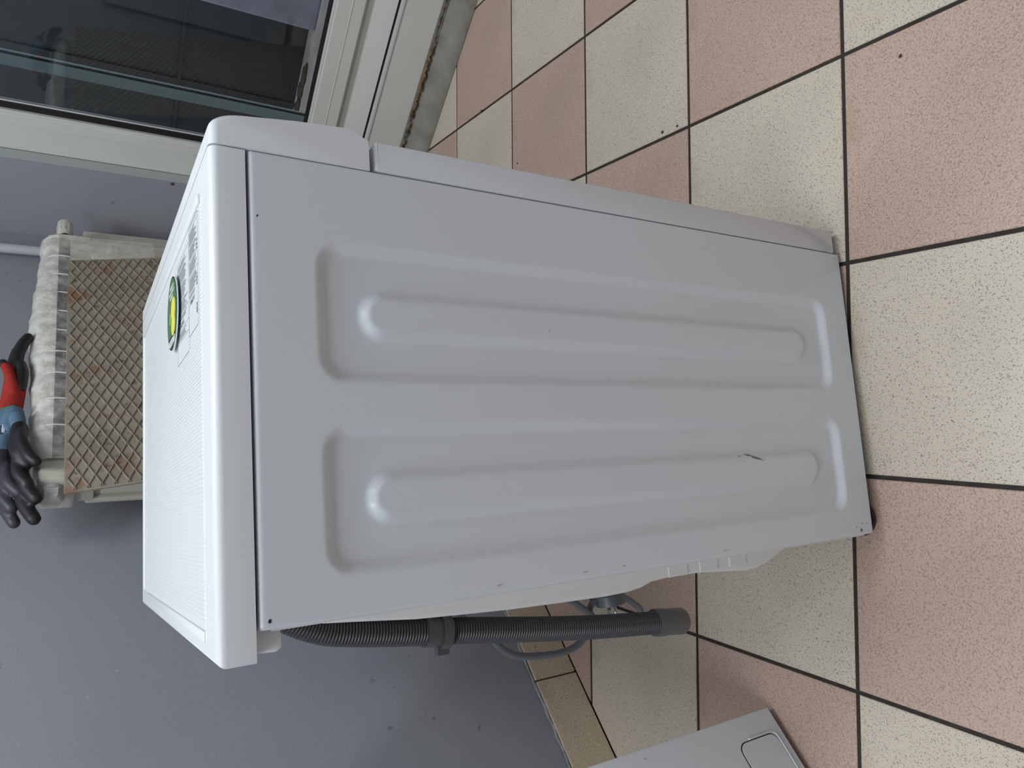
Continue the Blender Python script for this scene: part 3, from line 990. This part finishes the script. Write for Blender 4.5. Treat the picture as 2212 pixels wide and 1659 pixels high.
# chequer plate leaning against the radiator
PLA, PLW, PLH, PLT = .958, .712, .960, .006
lean = math.radians(9.5)
pt = thing('chequer_plate', 'rusty steel diamond chequer plate leaning against the wrapped radiator', 'metal plate')
pt.rotation_euler = Matrix.Rotation(R45, 3, 'Z').to_4x4().to_euler()
pt.matrix_world = Matrix.Translation(RW(PLA, 1.1545 - math.sin(lean) * PLH, .002)) @ Matrix.Rotation(R45, 4, 'Z') @ Matrix.Rotation(-lean, 4, 'X')
MB().box(0, PLW, 0, PLT, 0, PLH).bevel(.001, 1).build('plate', M['steel'], pt)
ridge_cells = []
dx, dz = .0450, .0215      # rhombus size
def ridge_line(sgn, c):
    # line: x/dx - sgn*z/dz = c ; clip to the plate
    pts_ = []
    for z in (.004, PLH - .004):
        x = dx * (c + sgn * z / dz)
        if .004 <= x <= PLW - .004:
            pts_.append((x, z))
    for x in (.004, PLW - .004):
        z = sgn * dz * (x / dx - c)
        if .004 < z < PLH - .004:
            pts_.append((x, z))
    if len(pts_) < 2:
        return
    (x0, z0), (x1, z1) = pts_[0], pts_[1]
    ln = math.hypot(x1 - x0, z1 - z0)
    if ln < .015:
        return
    nx, nz = -(z1 - z0) / ln * .0016, (x1 - x0) / ln * .0016
    poly = [(x0 + nx, z0 + nz), (x0 - nx, z0 - nz), (x1 - nx, z1 - nz), (x1 + nx, z1 + nz)]
    mb = MB()
    bb2 = mb.bm
    lo = [bb2.verts.new((x, .0004, z)) for x, z in poly]
    hi = [bb2.verts.new((x * 1. - (nx * .45 if k3 in (0, 3) else -nx * .45), -.0024, z - (nz * .45 if k3 in (0, 3) else -nz * .45))) for k3, (x, z) in enumerate(poly)]
    bb2.faces.new(hi)
    for k3 in range(4):
        l3 = (k3 + 1) % 4
        bb2.faces.new((lo[k3], lo[l3], hi[l3], hi[k3]))
    mb.build('ridge', M['ridge'], pt)
for c in range(-48, 18):
    ridge_line(1, c + .3)
for c in range(0, 64):
    ridge_line(-1, c + .1)

# ------------------------------------------------------------------ gloves on the wrapped radiator
def glove_mesh(chains, voxel=.0028, smooth_it=4):
    """union of tapered capsules -> one continuous skin"""
    mb = MB()
    for ch in chains:
        P = [Vector(c[:3]) for c in ch]
        Rr = [c[3] for c in ch]
        n_ = max(6, 6 * (len(P) - 1))
        sp_ = spline(P, n_)
        rr_ = []
        for i_ in range(n_ + 1):
            t = i_ / n_ * (len(P) - 1)
            k4 = min(int(t), len(P) - 2)
            rr_.append(Rr[k4] + (Rr[k4 + 1] - Rr[k4]) * (t - k4))
        d0, d1 = (sp_[1] - sp_[0]).normalized(), (sp_[-1] - sp_[-2]).normalized()
        pre = [(sp_[0] - d0 * rr_[0] * q, rr_[0] * math.sqrt(1 - q * q)) for q in (.98, .85, .5)]
        post = [(sp_[-1] + d1 * rr_[-1] * q, rr_[-1] * math.sqrt(1 - q * q)) for q in (.5, .85, .98)]
        mb.tube([q for q, _ in pre] + sp_ + [q for q, _ in post], [q for _, q in pre] + rr_ + [q for _, q in post], 12)
    bmesh.ops.recalc_face_normals(mb.bm, faces=mb.bm.faces)
    me = bpy.data.meshes.new('tmp')
    mb.bm.to_mesh(me)
    mb.bm.free()
    o = bpy.data.objects.new('tmp', me)
    COL.objects.link(o)
    md = o.modifiers.new('r', 'REMESH')
    md.mode = 'VOXEL'
    md.voxel_size = voxel
    ms = o.modifiers.new('s', 'SMOOTH')
    ms.iterations = smooth_it
    ms.factor = .5
    dg = bpy.context.evaluated_depsgraph_get()
    out = bpy.data.meshes.new_from_object(o.evaluated_get(dg))
    bpy.data.objects.remove(o)
    out.materials.clear()
    return out

# red glove: wrist at A ~ 1.20, fingers towards the valve end, lying on the wrap (local x = A, y = B, z up)
g1 = thing('work_glove', 'red knit work glove with black coated fingers on the bubble wrap', 'glove', RW(1.22, 1.20, 1.017), R45)
red = glove_mesh([[(-.010, .000, .022, .020), (.020, -.002, .018, .018), (.06, -.004, .018, .020), (.10, -.004, .018, .018)],
                  [(.035, -.022, .020, .010), (.075, -.026, .030, .0095), (.095, -.022, .036, .0085)],
                  [(-.014, .012, .030, .014), (.03, .010, .026, .016), (.09, .010, .024, .015)]])
link('knit_shell', red, M['red'], g1, 'all')
blk = glove_mesh([[(.085, -.008, .016, .0125), (.13, -.014, .018, .0125), (.165, -.020, .010, .0115), (.186, -.022, .001, .0105)],
                  [(.09, .012, .022, .012), (.135, .014, .026, .012), (.175, .008, .020, .011)],
                  [(.085, .024, .014, .011), (.12, .030, .014, .011), (.15, .032, .010, .0105)],
                  [(.040, -.016, .008, .011), (.080, -.018, .008, .013), (.11, -.012, .012, .012)],
                  [(.097, -.022, .037, .0088), (.104, -.022, .040, .0085)]])
link('coated_fingers', blk, M['black'], g1, 'all')
MB().tube(spline([(-.024, -.019, .022), (-.026, -.010, .006), (-.026, .014, .008), (-.026, .028, .028), (-.026, .012, .044), (-.025, -.010, .038), (-.024, -.019, .022)], 40), .0030, 8).build('cuff_hem', M['black'], g1, smooth='all')

# blue-grey glove: cuff next to the red one, fingers drooping over the far end of the radiator
g2 = thing('work_glove', 'blue-grey knit work glove with green hem drooping off the radiator end', 'glove', RW(1.178, 1.202, 1.022), R45)
blu = glove_mesh([[(.008, .0, .022, .025), (-.03, .0, .022, .020), (-.080, .0, .026, .0225)],
                  [(.008, -.014, .010, .018), (-.02, -.018, .014, .014), (-.034, -.020, .016, .010)],
                  [(.0, .018, .034, .014), (-.04, .016, .036, .017), (-.08, .010, .034, .017)]])
link('knit_shell', blu, M['blue'], g2, 'all')
gl_ = glove_mesh([[(-.086, .0, .026, .0215), (-.11, .0, .026, .021), (-.135, .0, .022, .019)],
                  [(-.095, .012, .036, .016), (-.13, .012, .034, .017), (-.15, .008, .026, .015)],
                  [(-.12, -.010, .016, .011), (-.16, -.014, .010, .0115), (-.185, -.014, -.006, .010)],
                  [(-.13, .004, .020, .011), (-.175, .004, .018, .0115), (-.205, .004, .004, .0105)],
                  [(-.13, .018, .024, .011), (-.18, .020, .018, .0115), (-.225, .020, .000, .0105)]])
link('coated_palm', gl_, M['greylatex'], g2, 'all')
MB().tube(spline([(.020, -.026, .010), (.021, -.010, .000), (.021, .014, .006), (.020, .030, .034), (.019, .010, .046), (.019, -.014, .036), (.020, -.026, .010)], 40), .0022, 8).build('green_hem', M['green'], g2, smooth='all')
pm = MB()
for k_ in range(9):
    x_ = -.030 - .0048 * (k_ % 5)
    z_ = .030 - .008 * (k_ // 5)
    pm.box(x_, x_ + .0032, -.0242, -.0205, z_, z_ + random.uniform(.004, .006))
pm.warp(lambda c: Vector((c.x, c.y, c.z))).build('cuff_print', M['white'], g2)['kind'] = 'stuff'

g3 = thing('work_glove', 'black coated work glove lying beneath the blue-grey one', 'glove', RW(1.140, 1.186, 1.012), R45)
bl2 = glove_mesh([[(.0, -.016, .010, .012), (-.04, -.018, .012, .013), (-.075, -.020, .008, .013), (-.098, -.020, -.006, .012)],
                  [(.0, -.010, .006, .011), (-.05, -.030, .004, .011), (-.09, -.034, -.008, .011), (-.108, -.034, -.020, .010)],
                  [(-.06, -.008, .006, .012), (-.11, -.012, .006, .0125), (-.140, -.014, -.008, .011)],
                  [(-.10, -.004, .004, .012), (-.14, -.008, -.006, .0125), (-.172, -.010, -.022, .0115)],
                  [(-.11, .010, .004, .012), (-.16, .010, -.002, .0125), (-.205, .006, -.020, .0115)]])
link('coated_fingers', bl2, M['black'], g3, 'all')
cuff3 = glove_mesh([[(.022, -.014, .014, .014), (.0, -.015, .011, .013)], [(.02, .004, .012, .012), (-.01, .002, .010, .012)]])
link('knit_cuff', cuff3, M['blue'], g3, 'all')

# small crumbs on the floor
def crumb(x, y, s, label):
    mb = MB()
    bmesh.ops.create_icosphere(mb.bm, subdivisions=2, radius=s)
    for v in mb.bm.verts:
        v.co *= random.uniform(.7, 1.2)
        v.co.z *= .6
    o = mb.build('crumb', M['soil'], smooth='all', loc=(x, y, s * .45))
    tag(o, label, 'crumb')
crumb(.473, .532, .0026, 'small brown crumb alone on a pink tile')
for x_, y_, q_, lb_ in ((.522, .985, .0030, 'larger of two brown crumbs on the beige tile beside the washing machine front'),
                        (.521, .947, .0022, 'smaller of two brown crumbs on the beige tile beside the washing machine front'),
                        (.811, 1.713, .0034, 'smaller of two brown crumbs on the pink tile near the concrete kerb'),
                        (.813, 1.676, .0042, 'larger of two brown crumbs on the pink tile near the concrete kerb'),
                        (.616, 1.497, .0020, 'tiny brown crumb on a pink tile next to the grout')):
    crumb(x_, y_, q_, lb_)

# ------------------------------------------------------------------ ceiling lamps, the last one an added fill
def lamp(A, B, label, power, lx=.30, ly=1.25):
    t = thing('ceiling_lamp', label, 'lamp', RW(A, B, CEIL - .075), R45)
    MB().box(-lx / 2 - .02, lx / 2 + .02, -ly / 2 - .02, ly / 2 + .02, .02, .075).bevel(.008, 2).build('housing', M['plastic'], t)
    MB().box(-lx / 2, lx / 2, -ly / 2, ly / 2, .006, .024).bevel(.004, 2).build('diffuser', M['diffuser'], t)
    ld = bpy.data.lights.new('lamp_light', 'AREA')
    ld.shape = 'RECTANGLE'
    ld.size, ld.size_y = lx, ly
    ld.energy = power
    ld.color = (.885, .955, 1.0)
    lo = bpy.data.objects.new('lamp_light', ld)
    COL.objects.link(lo)
    lo.parent = t
    lo.location = (0, 0, -.002)
lamp(.74, .22, 'long fluorescent ceiling lamp above the washing machine', LAMP_W * .92)
lamp(-.88, .42, 'long fluorescent ceiling lamp above the second washing machine', LAMP_W * .78)
lamp(.35, -1.05, 'added weak fill light near the wall opposite the radiator', LAMP_W * .10)  # weak fill added to brighten the side panel, near floor and door frame
